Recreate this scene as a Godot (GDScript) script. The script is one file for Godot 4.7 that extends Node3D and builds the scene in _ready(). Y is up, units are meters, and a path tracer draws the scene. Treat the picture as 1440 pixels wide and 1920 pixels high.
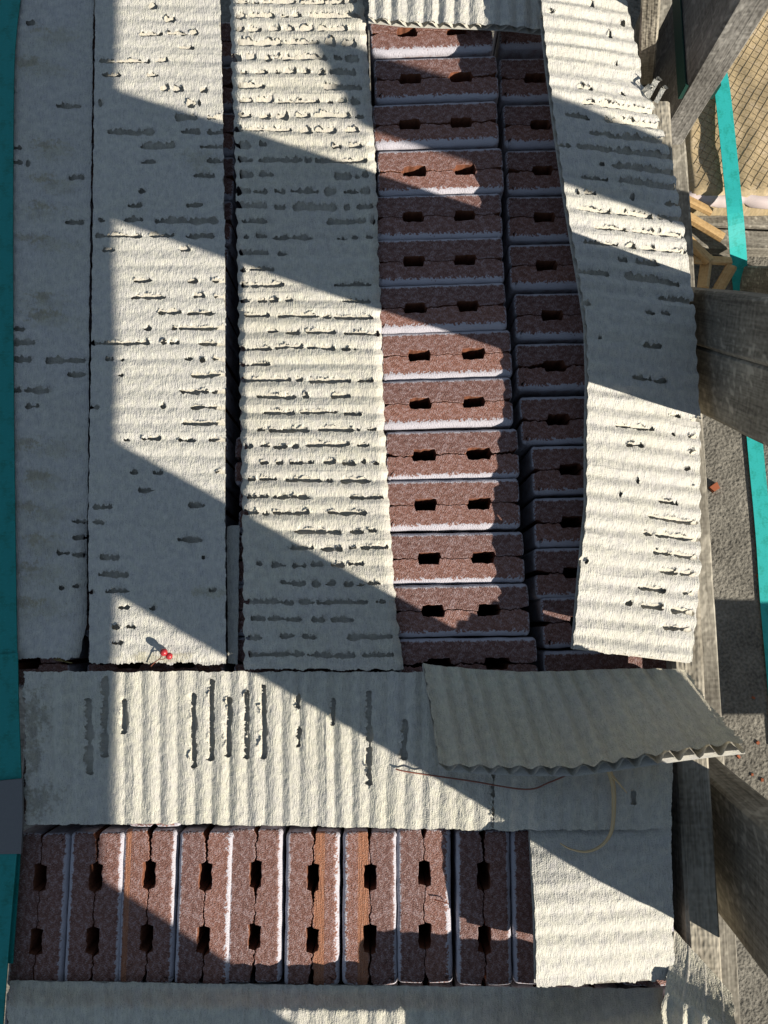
extends Node3D
# ------------------------------------------------------------------ camera model of the photograph (1440 x 1920)
const FOC := 1450.0
const TILT := 8.5
const DIST := 0.417
const SUN_AZ := 34.0
const SUN_EL := 28.0
const GROUND := -0.384
var cF: Vector3
var cU: Vector3
var cP: Vector3
var sun_to: Vector3
var nz := FastNoiseLite.new()
var rng := RandomNumberGenerator.new()
var taken := {}
var M := {}

func U(px: float, py: float, h: float) -> Vector3:          # a photo pixel met with the level plane at height h (m)
	var d := cF + Vector3.RIGHT * ((px - 720.0) / FOC) + cU * ((960.0 - py) / FOC)
	return cP + d * ((h - cP.y) / d.y)

func n2(x: float, y: float) -> float:
	return nz.get_noise_2d(x, y)

# ------------------------------------------------------------------ naming
func numbered(called: String) -> String:
	if not taken.has(called):
		taken[called] = 0
		return called
	taken[called] += 1
	return "%s_%03d" % [called, taken[called]]

func tag(o: Node, label: String, category: String, group := "") -> void:
	o.set_meta("label", label)
	o.set_meta("category", category)
	if group != "":
		o.set_meta("group", group)

func thing(called: String, label: String, category: String, at := Vector3.ZERO, group := "") -> Node3D:
	var o := Node3D.new()
	o.name = numbered(called)
	add_child(o)
	o.position = at
	tag(o, label, category, group)
	return o

func part(called: String, mesh: Mesh, mat: Material, parent: Node) -> MeshInstance3D:
	var o := MeshInstance3D.new()
	o.name = numbered(called) if parent == self else called
	o.mesh = mesh
	if mat:
		o.material_override = mat
	o.cast_shadow = GeometryInstance3D.SHADOW_CASTING_SETTING_ON
	parent.add_child(o, true)
	return o

# ------------------------------------------------------------------ small mesh helpers
func arr_mesh(v: PackedVector3Array, n: PackedVector3Array, uv: PackedVector2Array, idx: PackedInt32Array, col := PackedColorArray()) -> ArrayMesh:
	var a := []
	a.resize(Mesh.ARRAY_MAX)
	a[Mesh.ARRAY_VERTEX] = v
	a[Mesh.ARRAY_NORMAL] = n
	a[Mesh.ARRAY_TEX_UV] = uv
	a[Mesh.ARRAY_INDEX] = wind(v, n, idx)
	if col.size() > 0:
		a[Mesh.ARRAY_COLOR] = col
	var m := ArrayMesh.new()
	m.add_surface_from_arrays(Mesh.PRIMITIVE_TRIANGLES, a)
	return m

# turns every triangle so that its front (clockwise) side is the side its normals point to
func wind(v: PackedVector3Array, n: PackedVector3Array, ix: PackedInt32Array) -> PackedInt32Array:
	for k in range(0, ix.size(), 3):
		var a := ix[k]
		var b := ix[k + 1]
		var c := ix[k + 2]
		if (v[c] - v[a]).cross(v[b] - v[a]).dot(n[a] + n[b] + n[c]) < 0.0:
			ix[k + 1] = c
			ix[k + 2] = b
	return ix

func quad(st: SurfaceTool, a: Vector3, b: Vector3, c: Vector3, d: Vector3, ua: Vector2, ub: Vector2, uc: Vector2, ud: Vector2) -> void:
	var n := (c - a).cross(b - a).normalized()
	for q in [[a, ua], [b, ub], [c, uc], [a, ua], [c, uc], [d, ud]]:
		st.set_normal(n)
		st.set_uv(q[1])
		st.add_vertex(q[0])

# a sawn board: length along local x, width along z, thickness along y, chamfered and slightly uneven, uv along the grain
func board_mesh(l: float, w: float, t: float, sd: int) -> ArrayMesh:
	var st := SurfaceTool.new()
	st.begin(Mesh.PRIMITIVE_TRIANGLES)
	var c := minf(0.0016, t * 0.2)
	var prof: Array[Vector2] = [Vector2(-w / 2 + c, -t / 2), Vector2(w / 2 - c, -t / 2), Vector2(w / 2, -t / 2 + c), Vector2(w / 2, t / 2 - c), Vector2(w / 2 - c, t / 2), Vector2(-w / 2 + c, t / 2), Vector2(-w / 2, t / 2 - c), Vector2(-w / 2, -t / 2 + c)]
	var acc: Array[float] = [0.0]
	for k in 8:
		acc.append(acc[k] + prof[k].distance_to(prof[(k + 1) % 8]))
	var ns := maxi(2, int(l / 0.02))
	var rows := []
	for i in ns + 1:
		var x := -l / 2 + l * i / ns
		var r: Array[Vector3] = []
		for k in 8:
			var p: Vector2 = prof[k]
			var e := 0.0006 * n2(x * 900.0 + sd * 57.0, k / 2 * 40.0 + sd)
			r.append(Vector3(x, p.y + e * signf(p.y), p.x + e * signf(p.x)))
		rows.append(r)
	var ou := fposmod(sd * 0.37, 1.0) * maxf(0.0, 1.0 - l)
	for i in ns:
		for k in 8:
			var k2 := (k + 1) % 8
			var u0 := ou + l * i / ns
			var u1 := ou + l * (i + 1) / ns
			var v0 := acc[k] / 0.25
			var v1 := acc[k + 1] / 0.25
			quad(st, rows[i][k], rows[i][k2], rows[i + 1][k2], rows[i + 1][k], Vector2(u0, v0), Vector2(u0, v1), Vector2(u1, v1), Vector2(u1, v0))
	for e in [0, ns]:
		var r = rows[e]
		for k in range(1, 7):
			var tri = [r[0], r[k], r[k + 1]] if e == ns else [r[0], r[k + 1], r[k]]
			for p in tri:
				st.set_normal(Vector3(1 if e == ns else -1, 0, 0))
				st.set_uv(Vector2(p.z / 0.05, p.y / 0.25) + Vector2(ou, ou))
				st.add_vertex(p)
	return st.commit()

# board between two end points: ax = direction of length, side = direction of width
func put_board(called: String, a: Vector3, b: Vector3, side: Vector3, w: float, t: float, mat: Material, sd: int, parent: Node) -> MeshInstance3D:
	var o := part(called, board_mesh(a.distance_to(b), w, t, sd), mat, parent)
	var x := (b - a).normalized()
	var z := (side - x * side.dot(x)).normalized()
	o.basis = Basis(x, z.cross(x), z)
	o.position = (a + b) / 2
	if parent is Node3D and parent != self:
		o.position -= parent.position
	return o

func tube_mesh(pts: Array, r0: float, r1: float, sides := 7, flat := 1.0) -> ArrayMesh:
	var v := PackedVector3Array()
	var n := PackedVector3Array()
	var uv := PackedVector2Array()
	var ix := PackedInt32Array()
	var up := Vector3.UP
	for i in pts.size():
		var d: Vector3 = pts[mini(i + 1, pts.size() - 1)] - pts[maxi(i - 1, 0)]
		d = d.normalized()
		var s := d.cross(up)
		if s.length() < 0.05:
			s = d.cross(Vector3.RIGHT)
		s = s.normalized()
		var w := s.cross(d).normalized()
		var r := lerpf(r0, r1, float(i) / (pts.size() - 1))
		for k in sides + 1:
			var an := TAU * k / sides
			var o := s * cos(an) + w * sin(an) * flat
			v.append(pts[i] + o * r)
			n.append(o.normalized())
			uv.append(Vector2(float(i) * 0.2, float(k) / sides))
	for i in pts.size() - 1:
		for k in sides:
			var a := i * (sides + 1) + k
			var b := a + sides + 1
			ix.append_array([a, a + 1, b, a + 1, b + 1, b])
	return arr_mesh(v, n, uv, ix)

func smooth_path(ctrl: Array, per := 8) -> Array:
	var out := []
	for i in ctrl.size() - 1:
		var p0: Vector3 = ctrl[maxi(i - 1, 0)]
		var p1: Vector3 = ctrl[i]
		var p2: Vector3 = ctrl[i + 1]
		var p3: Vector3 = ctrl[mini(i + 2, ctrl.size() - 1)]
		for k in per:
			out.append(p1.cubic_interpolate(p2, p0, p3, float(k) / per))
	out.append(ctrl[-1])
	return out

# a strap: flat band that follows pts (centre line), w wide along side, t thick
func band_mesh(pts: Array, side: Vector3, w: float, t: float) -> ArrayMesh:
	var st := SurfaceTool.new()
	st.begin(Mesh.PRIMITIVE_TRIANGLES)
	var run := 0.0
	for i in pts.size() - 1:
		var r := []
		for k in 2:
			var j := i + k
			var d: Vector3 = (pts[mini(j + 1, pts.size() - 1)] - pts[maxi(j - 1, 0)]).normalized()
			var s := (side - d * side.dot(d)).normalized()
			var nn := d.cross(s)
			if nn.y < 0:
				nn = -nn
			var p: Vector3 = pts[j]
			r.append([p - s * w / 2 + nn * t, p + s * w / 2 + nn * t, p + s * w / 2, p - s * w / 2])
		var l: float = pts[i].distance_to(pts[i + 1])
		for k in 4:
			var k2 := (k + 1) % 4
			var vv := [0.0, w, w + t, 2 * w + t, 2 * w + 2 * t]
			quad(st, r[0][k], r[0][k2], r[1][k2], r[1][k], Vector2(run, vv[k]) * 10, Vector2(run, vv[k + 1]) * 10, Vector2(run + l, vv[k + 1]) * 10, Vector2(run + l, vv[k]) * 10)
		run += l
	for e in [0, pts.size() - 1]:
		pass
	return st.commit()

# ------------------------------------------------------------------ textures
func tex(img: Image) -> ImageTexture:
	img.generate_mipmaps()
	return ImageTexture.create_from_image(img)

func mat(albedo: Color, rough := 0.85) -> StandardMaterial3D:
	var m := StandardMaterial3D.new()
	m.albedo_color = albedo.linear_to_srgb()
	m.roughness = rough
	m.metallic_specular = 0.35
	return m

func relief(m: StandardMaterial3D, t: Texture2D, cm: float) -> void:
	m.heightmap_enabled = true
	m.heightmap_texture = t
	m.heightmap_scale = cm

func noise_at(freq: float, sd: int, octs := 3, kind := FastNoiseLite.TYPE_SIMPLEX_SMOOTH) -> FastNoiseLite:
	var f := FastNoiseLite.new()
	f.noise_type = kind
	f.frequency = freq
	f.seed = sd
	f.fractal_octaves = octs
	return f

func make_paper() -> void:
	var S := 512
	var a := noise_at(0.02, 11, 3).get_seamless_image(S, S)
	var b := noise_at(0.16, 12, 3).get_seamless_image(S, S)
	var fib := noise_at(0.09, 13, 2).get_seamless_image(S, S / 4)
	var da := a.get_data()
	var db := b.get_data()
	var df := fib.get_data()
	var alb := PackedByteArray()
	alb.resize(S * S * 3)
	var hgt := PackedByteArray()
	hgt.resize(S * S)
	for y in S:
		for x in S:
			var i := y * S + x
			var va: float = da[i] / 255.0 - 0.5
			var vb: float = db[i] / 255.0 - 0.5
			var vf: float = df[(y / 4) * S + x] / 255.0 - 0.5
			var g := 0.90 + 0.10 * va + 0.10 * vb + 0.10 * vf
			var speck := 1.0 if vb > -0.30 else 0.80
			alb[i * 3] = int(clampf(g * speck, 0, 1) * 255)
			alb[i * 3 + 1] = int(clampf(g * speck * (1.0 - 0.012 * vf), 0, 1) * 255)
			alb[i * 3 + 2] = int(clampf(g * speck * (0.985 - 0.04 * va), 0, 1) * 255)
			hgt[i] = int(clampf(0.5 + 0.25 * va + 0.55 * vb + 0.55 * vf, 0, 1) * 255)
	M.paper_tex = tex(Image.create_from_data(S, S, false, Image.FORMAT_RGB8, alb))
	M.paper_h = tex(Image.create_from_data(S, S, false, Image.FORMAT_L8, hgt))
	var m := mat(Color(0.60, 0.585, 0.545), 0.9)
	m.vertex_color_use_as_albedo = true
	m.albedo_texture = M.paper_tex
	relief(m, M.paper_h, 0.045)
	M.liner = m
	var k := mat(Color(0.60, 0.57, 0.505), 0.92)
	k.albedo_texture = M.paper_tex
	relief(k, M.paper_h, 0.02)
	M.fluting = k
	var u := mat(Color(0.60, 0.585, 0.545), 0.92)
	u.albedo_texture = M.paper_tex
	M.under = u

func make_brick_textures() -> void:
	M.brick = []
	for k in 7:
		var W := 448
		var H := 88
		var L := 73.0
		var T := 14.4
		var alb := PackedByteArray()
		alb.resize(W * H * 3)
		var hg := PackedByteArray()
		hg.resize(W * H)
		var o := k * 211.0
		var tone: float = [1.0, 0.84, 1.12, 0.92, 1.05, 0.98, 1.06][k]
		var hue: float = [0.0, -0.15, 0.5, 0.15, 0.3, 0.4, 0.5][k]
		for y in H:
			var ym := T * y / H
			for x in W:
				var xm := L * x / W
				var n1 := n2(xm * 260.0 + o, ym * 62.0 + o)            # fine wire-cut streaks across the slip
				var n3 := n2(xm * 22.0 + o * 3.0, ym * 30.0)
				var n4 := n2(xm * 160.0 + 900.0, ym * 160.0 + o)
				var n5 := n2(xm * 60.0 - o, ym * 60.0 + 77.0)
				var de := minf(ym, 30.0)
				var dx := minf(xm, L - xm)
				var wv: float = [3.2, 1.7, 3.6, 2.0, 2.7, 1.3, 1.9][k] + (1.5 if k % 2 == 0 else 0.7) * n5 + 0.4 * n1 + (1.1 if k % 2 == 0 else 0.6) * n3 - de
				wv = maxf(wv, 0.75 + 1.3 * n5 + 0.8 * n1 - dx)
				var white := clampf(wv * 1.8 + 0.5, 0, 1)
				var bloom := clampf((n1 * 1.15 + n4 * 0.25 + n3 * 0.8 + n5 * 0.25 - 0.08) * 1.9, 0, 1) * 0.33
				white = maxf(white, bloom)
				var r := (0.190 + 0.05 * n3 + 0.09 * n1 + 0.04 * n4 + 0.02 * hue) * tone
				var g := (0.093 + 0.024 * n3 + 0.042 * n1 + 0.02 * n4) * tone
				var b := (0.074 + 0.018 * n3 + 0.028 * n1 + 0.012 * n4 - 0.012 * hue) * tone
				var hv := 0.55 + 0.20 * n1 + 0.22 * n4 + 0.06 * n3
				if k >= 5:                                            # scraped raw strip with drag lines along the slip
					var lo := 1.6 if k == 5 else 7.6
					var hi := 4.4 if k == 5 else 13.0
					var inside := clampf(minf(ym - lo, hi - ym) * 2.5 + 0.9 * n5 + 0.3, 0, 1)
					var drag := n2(xm * 6.0 + o, ym * 260.0)
					bloom *= 1.0 - 0.9 * inside
					white *= 1.0 - 0.9 * inside
					r = lerpf(r, 0.29 + 0.10 * drag, inside)
					g = lerpf(g, 0.125 + 0.05 * drag, inside)
					b = lerpf(b, 0.068 + 0.03 * drag, inside)
					hv += inside * (0.35 * drag - 0.1)
				if n4 > 0.52 and n5 > 0.0:
					r = 0.36; g = 0.30; b = 0.26
				if n4 < -0.5:
					r *= 0.55; g *= 0.5; b *= 0.5
				r = lerpf(r, 0.405, white)
				g = lerpf(g, 0.388, white)
				b = lerpf(b, 0.425, white)
				var c := Color(r, g, b).linear_to_srgb()
				var i := y * W + x
				alb[i * 3] = int(clampf(c.r, 0, 1) * 255)
				alb[i * 3 + 1] = int(clampf(c.g, 0, 1) * 255)
				alb[i * 3 + 2] = int(clampf(c.b, 0, 1) * 255)
				if n4 < -0.5:
					hv -= 0.25
				hg[i] = int(clampf(hv, 0, 1) * 255)
		var m := mat(Color(1, 1, 1), 0.62)
		m.albedo_texture = tex(Image.create_from_data(W, H, false, Image.FORMAT_RGB8, alb))
		relief(m, tex(Image.create_from_data(W, H, false, Image.FORMAT_L8, hg)), 0.06)
		M.brick.append(m)
	# glazed long faces and raw clay inside the holes
	var S := 256
	var ga := Image.create(S, S, false, Image.FORMAT_RGB8)
	var ra := Image.create(S, S, false, Image.FORMAT_RGB8)
	for y in S:
		for x in S:
			var a := n2(x * 2.0, y * 1.1)
			var b := n2(x * 9.0 + 50, y * 9.0)
			var w := clampf(0.75 + 0.5 * a + 0.35 * b, 0, 1)
			ga.set_pixel(x, y, Color(lerpf(0.22, 0.44, w), lerpf(0.13, 0.43, w), lerpf(0.11, 0.47, w)).linear_to_srgb())
			ra.set_pixel(x, y, (Color(0.17, 0.065, 0.035) * (1.0 + 0.25 * a + 0.25 * b)).linear_to_srgb())
	M.glaze = mat(Color(1, 1, 1), 0.55)
	M.glaze.albedo_texture = tex(ga)
	M.clay = mat(Color(1, 1, 1), 0.9)
	M.clay.albedo_texture = tex(ra)

func make_wood(sd: int, dark: Color, light: Color, fleck: float, rough: float, bump: float) -> StandardMaterial3D:
	var W := 1024                                             # one metre along the grain
	var S := 384                                              # a quarter metre across it
	var alb := PackedByteArray()
	alb.resize(W * S * 3)
	var hg := PackedByteArray()
	hg.resize(W * S)
	for y in S:
		var fy := 250.0 * y / S
		for x in W:
			var fx := 1000.0 * x / W                             # millimetres
			var wob := 9.0 * n2(fx * 0.35 + sd, fy * 1.2)
			var g1 := n2(fx * 0.25 + sd * 9.0, (fy + wob) * 12.0)       # growth rings
			var g2 := n2(fx * 1.6 + sd * 5.0, (fy + wob * 0.3) * 75.0)  # fine fibre
			var g3 := n2(fx * 24.0 + sd, fy * 34.0 + 40.0)              # grain
			var saw := n2(fx * 38.0 + fy * 2.0 + sd, fy * 1.6)          # saw marks across the board
			var big := n2(fx * 1.5 + sd, fy * 2.2 - sd)
			var t := clampf(0.42 + 0.20 * g1 + 0.26 * g2 + 0.22 * g3 + 0.16 * saw + 0.28 * big, 0, 1)
			var fl := n2(fx * 11.0 + fy * 6.0, fy * 13.0 + sd) + 0.5 * big
			if fl > 0.32:
				t = lerpf(t, 1.15, clampf((fl - 0.32) * 3.0, 0, 1) * fleck)
			var crack := n2(fx * 0.35 + sd * 3.0, (fy + wob) * 5.0)
			var cr := clampf(1.0 - absf(crack - 0.42) * 60.0, 0, 1) * clampf(n2(fx * 1.1, fy * 2.0 + sd * 2.0) * 3.0, 0, 1)
			t *= 1.0 - 0.85 * cr
			var c := dark.lerp(light, t).linear_to_srgb()
			var i := y * W + x
			alb[i * 3] = int(clampf(c.r, 0, 1) * 255)
			alb[i * 3 + 1] = int(clampf(c.g, 0, 1) * 255)
			alb[i * 3 + 2] = int(clampf(c.b, 0, 1) * 255)
			hg[i] = int(clampf(0.55 + 0.22 * g2 + 0.22 * g3 + 0.15 * saw - 0.4 * cr, 0, 1) * 255)
	var m := mat(Color(1, 1, 1), rough)
	m.albedo_texture = tex(Image.create_from_data(W, S, false, Image.FORMAT_RGB8, alb))
	relief(m, tex(Image.create_from_data(W, S, false, Image.FORMAT_L8, hg)), bump)
	return m

func make_ground_mat() -> StandardMaterial3D:
	var S := 768
	var a := noise_at(0.006, 21, 4).get_seamless_image(S, S).get_data()
	var b := noise_at(0.07, 22, 3).get_seamless_image(S, S).get_data()
	var cel := noise_at(0.045, 23, 2, FastNoiseLite.TYPE_CELLULAR).get_seamless_image(S, S).get_data()
	var alb := PackedByteArray()
	alb.resize(S * S * 3)
	var hg := PackedByteArray()
	hg.resize(S * S)
	for i in S * S:
		var va: float = a[i] / 255.0 - 0.5
		var vb: float = b[i] / 255.0 - 0.5
		var vc: float = cel[i] / 255.0 - 0.5
		var t := 0.145 * (1.0 + 0.6 * va + 0.9 * vb + 0.3 * vc)
		var c := Color(t * 1.07, t, t * 0.84).linear_to_srgb()
		alb[i * 3] = int(clampf(c.r, 0, 1) * 255)
		alb[i * 3 + 1] = int(clampf(c.g, 0, 1) * 255)
		alb[i * 3 + 2] = int(clampf(c.b, 0, 1) * 255)
		hg[i] = int(clampf(0.5 + 0.6 * vb - 0.7 * vc, 0, 1) * 255)
	var m := mat(Color(1, 1, 1), 0.95)
	m.albedo_texture = tex(Image.create_from_data(S, S, false, Image.FORMAT_RGB8, alb))
	relief(m, tex(Image.create_from_data(S, S, false, Image.FORMAT_L8, hg)), 0.14)
	m.uv1_scale = Vector3(1, 1, 1)
	return m

# ------------------------------------------------------------------ corrugated cardboard
# map(u, v) gives photo x, photo y and height in mm; u runs along the flutes, v across them
func inv_map(map: Callable, x: float, y: float) -> Vector2:
	var u := 0.5
	var v := 0.5
	for k in 8:
		var q: Vector3 = map.call(u, v)
		var qu: Vector3 = map.call(u + 0.01, v)
		var qv: Vector3 = map.call(u, v + 0.01)
		var a := (qu.x - q.x) * 100.0
		var b := (qv.x - q.x) * 100.0
		var c := (qu.y - q.y) * 100.0
		var d := (qv.y - q.y) * 100.0
		var det := a * d - b * c
		var ex := x - q.x
		var ey := y - q.y
		u = clampf(u + (d * ex - b * ey) / det, -0.2, 1.2)
		v = clampf(v + (a * ey - c * ex) / det, -0.2, 1.2)
	return Vector2(u, v)

func interp(tab: Array, t: float) -> float:
	if t <= tab[0].x:
		return tab[0].y
	for i in tab.size() - 1:
		if t <= tab[i + 1].x:
			return lerpf(tab[i].y, tab[i + 1].y, (t - tab[i].x) / (tab[i + 1].x - tab[i].x))
	return tab[-1].y

func cardboard(called: String, label: String, map: Callable, o: Dictionary) -> Node3D:
	var res: float = o.get("res", 0.5)
	var sd: float = o.get("seed", 1) * 131.7
	var amp: float = o.get("amp", 0.5)
	var warp: float = o.get("warp", 0.7)
	var rag: Array = o.get("rag", [1.0, 1.0, 1.0, 1.0])         # u0 u1 v0 v1 raggedness in mm
	var depth: float = o.get("depth", 3.0)
	var cusp: float = o.get("cusp", 0.7)
	var has_ampf := o.has("ampf")
	var ampf: Callable = o.get("ampf", map)
	var tint: Color = o.get("tint", Color(1, 1, 1))
	var stains: Array = o.get("stains", [])
	# true size
	var wu := 0.0
	var wv := 0.0
	for k in 40:
		var a0: Vector3 = map.call(k / 40.0, 0.5)
		var a1: Vector3 = map.call((k + 1) / 40.0, 0.5)
		wu += U(a0.x, a0.y, a0.z * 0.001).distance_to(U(a1.x, a1.y, a1.z * 0.001)) * 1000.0
		a0 = map.call(0.5, k / 40.0)
		a1 = map.call(0.5, (k + 1) / 40.0)
		wv += U(a0.x, a0.y, a0.z * 0.001).distance_to(U(a1.x, a1.y, a1.z * 0.001)) * 1000.0
	var nu := int(wu / res)
	var nv := int(wv / res)
	var R := nu + 1
	var mid: Vector3 = map.call(0.5, 0.5)
	var org := U(mid.x, mid.y, (mid.z - depth - 1.0) * 0.001)
	var root := thing(called, label, "cardboard", org, o.get("group", ""))
	var P := PackedVector3Array()
	P.resize(R * (nv + 1))
	for j in nv + 1:
		var v := float(j) / nv
		for i in R:
			var q: Vector3 = map.call(float(i) / nu, v)
			P[j * R + i] = U(q.x, q.y, q.z * 0.001) - org
	var arc := PackedFloat32Array()
	arc.resize(nv + 1)
	for j in range(1, nv + 1):
		arc[j] = arc[j - 1] + P[j * R + nu / 2].distance_to(P[(j - 1) * R + nu / 2]) * 1000.0
	# tears: measured in the photo as along-range and across-position, snapped to the flute valleys
	var raw := []
	var vert: bool = o.get("vertical", false)                    # flutes run down the picture
	for t in o.get("tears", []):
		var a: Vector2 = inv_map(map, t[2], t[0]) if vert else inv_map(map, t[0], t[2])
		var b: Vector2 = inv_map(map, t[2], t[1]) if vert else inv_map(map, t[1], t[2])
		var hw: float = t[3] if t.size() > 3 else 1.15
		var vv := clampf((a.y + b.y) / 2, 0.0, 1.0)
		raw.append([a.x * wu - 0.8, b.x * wu + 0.8, arc[int(vv * nv)], hw])
	var pitch: float = o.get("pitch", 9.1)
	var off := 0.0
	var bestr := -1.0
	var p0 := pitch
	for k in range(-24, 25):
		var pc := p0 * (1.0 + 0.0015 * k)
		var sx := 0.0
		var sy := 0.0
		for t in raw:
			var w: float = clampf(t[1] - t[0], 1.0, 12.0)
			sx += w * cos(TAU * t[2] / pc)
			sy += w * sin(TAU * t[2] / pc)
		var rr := sqrt(sx * sx + sy * sy)
		if rr > bestr and raw.size() > 4:
			bestr = rr
			pitch = pc
			off = atan2(sy, sx) / TAU - 0.5
	var by := {}
	for t in raw:
		var id := int(floor(t[2] / pitch - off))
		if not by.has(id):
			by[id] = []
		by[id].append([t[0], t[1], t[3], rng.randf() * 500.0, rng.randf_range(-0.5, 0.5)])
	if o.has("density"):
		var den: Callable = o.density
		for id in int(wv / pitch) + 1:
			var s := rng.randf_range(0.0, 5.0)
			if not by.has(id):
				by[id] = []
			while s < wu - 2.0:
				var ln := rng.randf_range(1.5, 6.0) if o.has("short") else (rng.randf_range(3.0, 9.0) if rng.randf() < 0.55 else rng.randf_range(9.0, 32.0))
				if rng.randf() < float(den.call(minf((s + ln * 0.5) / wu, 1.0), (id + 0.5) * pitch / wv)):
					by[id].append([s, minf(s + ln, wu - rng.randf_range(0.5, 6.0)), rng.randf_range(0.9, 1.3 + 0.9 * clampf((0.5 - (id + 0.5) * pitch / wv) * 8.0, 0, 1)), rng.randf() * 500.0, rng.randf_range(-0.7, 0.7)])
				s += ln + rng.randf_range(1.0, 5.0)
	var V := PackedVector3Array()
	V.resize(R * (nv + 1))
	var D := PackedFloat32Array()
	D.resize(R * (nv + 1))
	var C := PackedColorArray()
	C.resize(R * (nv + 1))
	for j in nv + 1:
		var A := arc[j]
		var v := float(j) / nv
		for i in R:
			var id0 := j * R + i
			var s := wu * i / nu
			var low := n2(s * 1.6 + sd, A * 2.6 + sd)
			var ph := (A + 0.7 * low) / pitch - off
			var fl := floorf(ph)
			var fr := ph - fl
			var across := (fr - 0.5) * pitch
			var low2 := n2(s * 0.9 - sd, A * 0.5 + 31.0)
			var med := n2(s * 14.0 + sd, A * 22.0)
			var fine := n2(s * 60.0 + sd, A * 45.0)
			var am: float = amp * (ampf.call(s / wu, v) if has_ampf else 1.0) * (1.0 + 0.7 * n2(s * 1.1 + 77.0, fl * 37.0 + sd))
			var h := am * ((1.0 - cusp) * cos(TAU * fr) + cusp * (2.0 * absf(cos(PI * fr)) - 1.0)) + warp * low2 + 0.20 * med + 0.09 * fine
			# torn outline
			var e: float = s - rag[0] * (0.55 + 0.9 * n2(A * 9.0 + sd, 3.0) + 0.5 * fine)
			e = minf(e, wu - s - rag[1] * (0.55 + 0.9 * n2(A * 9.0 + sd, 90.0) + 0.5 * fine))
			e = minf(e, A - rag[2] * (0.55 + 0.9 * n2(s * 9.0 + sd, 140.0) + 0.5 * fine))
			e = minf(e, arc[nv] - A - rag[3] * (0.55 + 0.9 * n2(s * 9.0 + sd, 190.0) + 0.5 * fine))
			# tears along the valleys
			var lst = by.get(int(fl))
			if lst != null:
				for t in lst:
					var s0: float = t[0]
					var s1: float = t[1]
					if s < s0 - 2.5 or s > s1 + 2.5:
						continue
					var jag := n2(s * 34.0 + t[3], across * 6.0) + 0.7 * n2(s * 95.0 + t[3], across * 50.0)
					var ends := minf(s - s0, s1 - s)
					var cc: float = t[4] + 0.5 * n2(s * 6.0 + t[3], 5.0)
					var up := across < cc
					var hw: float = t[2] * clampf(0.45 + 0.9 * ends, -2.0, 1.0) * (1.0 + 0.6 * n2(s * 10.0 + t[3], 12.0))
					var dd := absf(across - cc) - hw + jag * (1.5 if up else 0.5)
					dd = maxf(dd, -ends * 0.8 + 0.3 * jag - 0.2)
					if dd < 1.2:
						var lift := (1.2 - maxf(dd, 0.0)) / 1.2
						h += lift * lift * (1.1 * clampf(0.0 + 1.9 * n2(s * 9.0 + t[3], 60.0), -0.5, 1.2) if up else 0.2 * clampf(0.1 + 1.5 * n2(s * 11.0 + t[3], 80.0), -0.3, 1.0))
					e = minf(e, dd)
			D[id0] = e
			var n := Vector3.UP
			var il := maxi(i - 1, 0)
			var ir := mini(i + 1, nu)
			var jl := maxi(j - 1, 0)
			var jr := mini(j + 1, nv)
			n = (P[jr * R + i] - P[jl * R + i]).cross(P[j * R + ir] - P[j * R + il]).normalized()
			if n.y < 0:
				n = -n
			V[id0] = P[id0] + n * (h * 0.001)
			var g := 1.0 + 0.05 * low2 + 0.05 * med
			var c := Color(tint.r * g, tint.g * g, tint.b * g * (1.0 - 0.04 * low))
			for sp in stains:
				var q: Vector3 = P[id0] + org - sp[0]
				var rr: float = Vector2(q.x / sp[1], q.z / sp[2]).length()
				if rr < 1.5:
					var k := clampf((1.0 - rr + 0.7 * med + 0.5 * fine + 0.4 * n2(s * 5.0, A * 5.0)) * 1.6, 0, 1) * float(sp[3])
					var sc: Color = sp[4]
					c = Color(lerpf(c.r, sc.r, k), lerpf(c.g, sc.g, k), lerpf(c.b, sc.b, k))
			C[id0] = c
	# normals
	var N := PackedVector3Array()
	N.resize(V.size())
	var UVs := PackedVector2Array()
	UVs.resize(V.size())
	for j in nv + 1:
		for i in R:
			var n := (V[mini(j + 1, nv) * R + i] - V[maxi(j - 1, 0) * R + i]).cross(V[j * R + mini(i + 1, nu)] - V[j * R + maxi(i - 1, 0)]).normalized()
			N[j * R + i] = n if n.y > 0 else -n
			UVs[j * R + i] = Vector2(wu * i / nu, arc[j]) / 60.0 + Vector2(sd * 0.013, sd * 0.029) if not vert else Vector2(arc[j], wu * i / nu) / 60.0 + Vector2(sd * 0.013, sd * 0.029)
	# triangles, cut along the torn line
	var I := PackedInt32Array()
	for j in nv:
		for i in nu:
			var a := j * R + i
			var ids := [a, a + 1, a + R + 1, a + R]
			var cnt := 0
			for k in ids:
				if D[k] > 0.0:
					cnt += 1
			if cnt == 0:
				continue
			if cnt == 4:
				I.append_array([a, a + 1, a + R + 1, a, a + R + 1, a + R])
				continue
			var poly := []
			for k in 4:
				var p: int = ids[k]
				var q: int = ids[(k + 1) % 4]
				if D[p] > 0.0:
					poly.append(p)
				if (D[p] > 0.0) != (D[q] > 0.0):
					var t := D[p] / (D[p] - D[q])
					V.append(V[p].lerp(V[q], t))
					N.append(N[p].lerp(N[q], t).normalized())
					UVs.append(UVs[p].lerp(UVs[q], t))
					C.append(C[p].lerp(C[q], t))
					poly.append(V.size() - 1)
			for k in range(1, poly.size() - 1):
				I.append_array([poly[0], poly[k], poly[k + 1]])
	part("top_liner", arr_mesh(V, N, UVs, I, C), o.get("mat", M.liner), root)
	# fluting and bottom liner
	var inset: float = o.get("inset", 1.2)
	var nf := int(wu / 3.0)
	var ng := int(wv / (pitch / 10.0))
	var fv := PackedVector3Array()
	var fn := PackedVector3Array()
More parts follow.
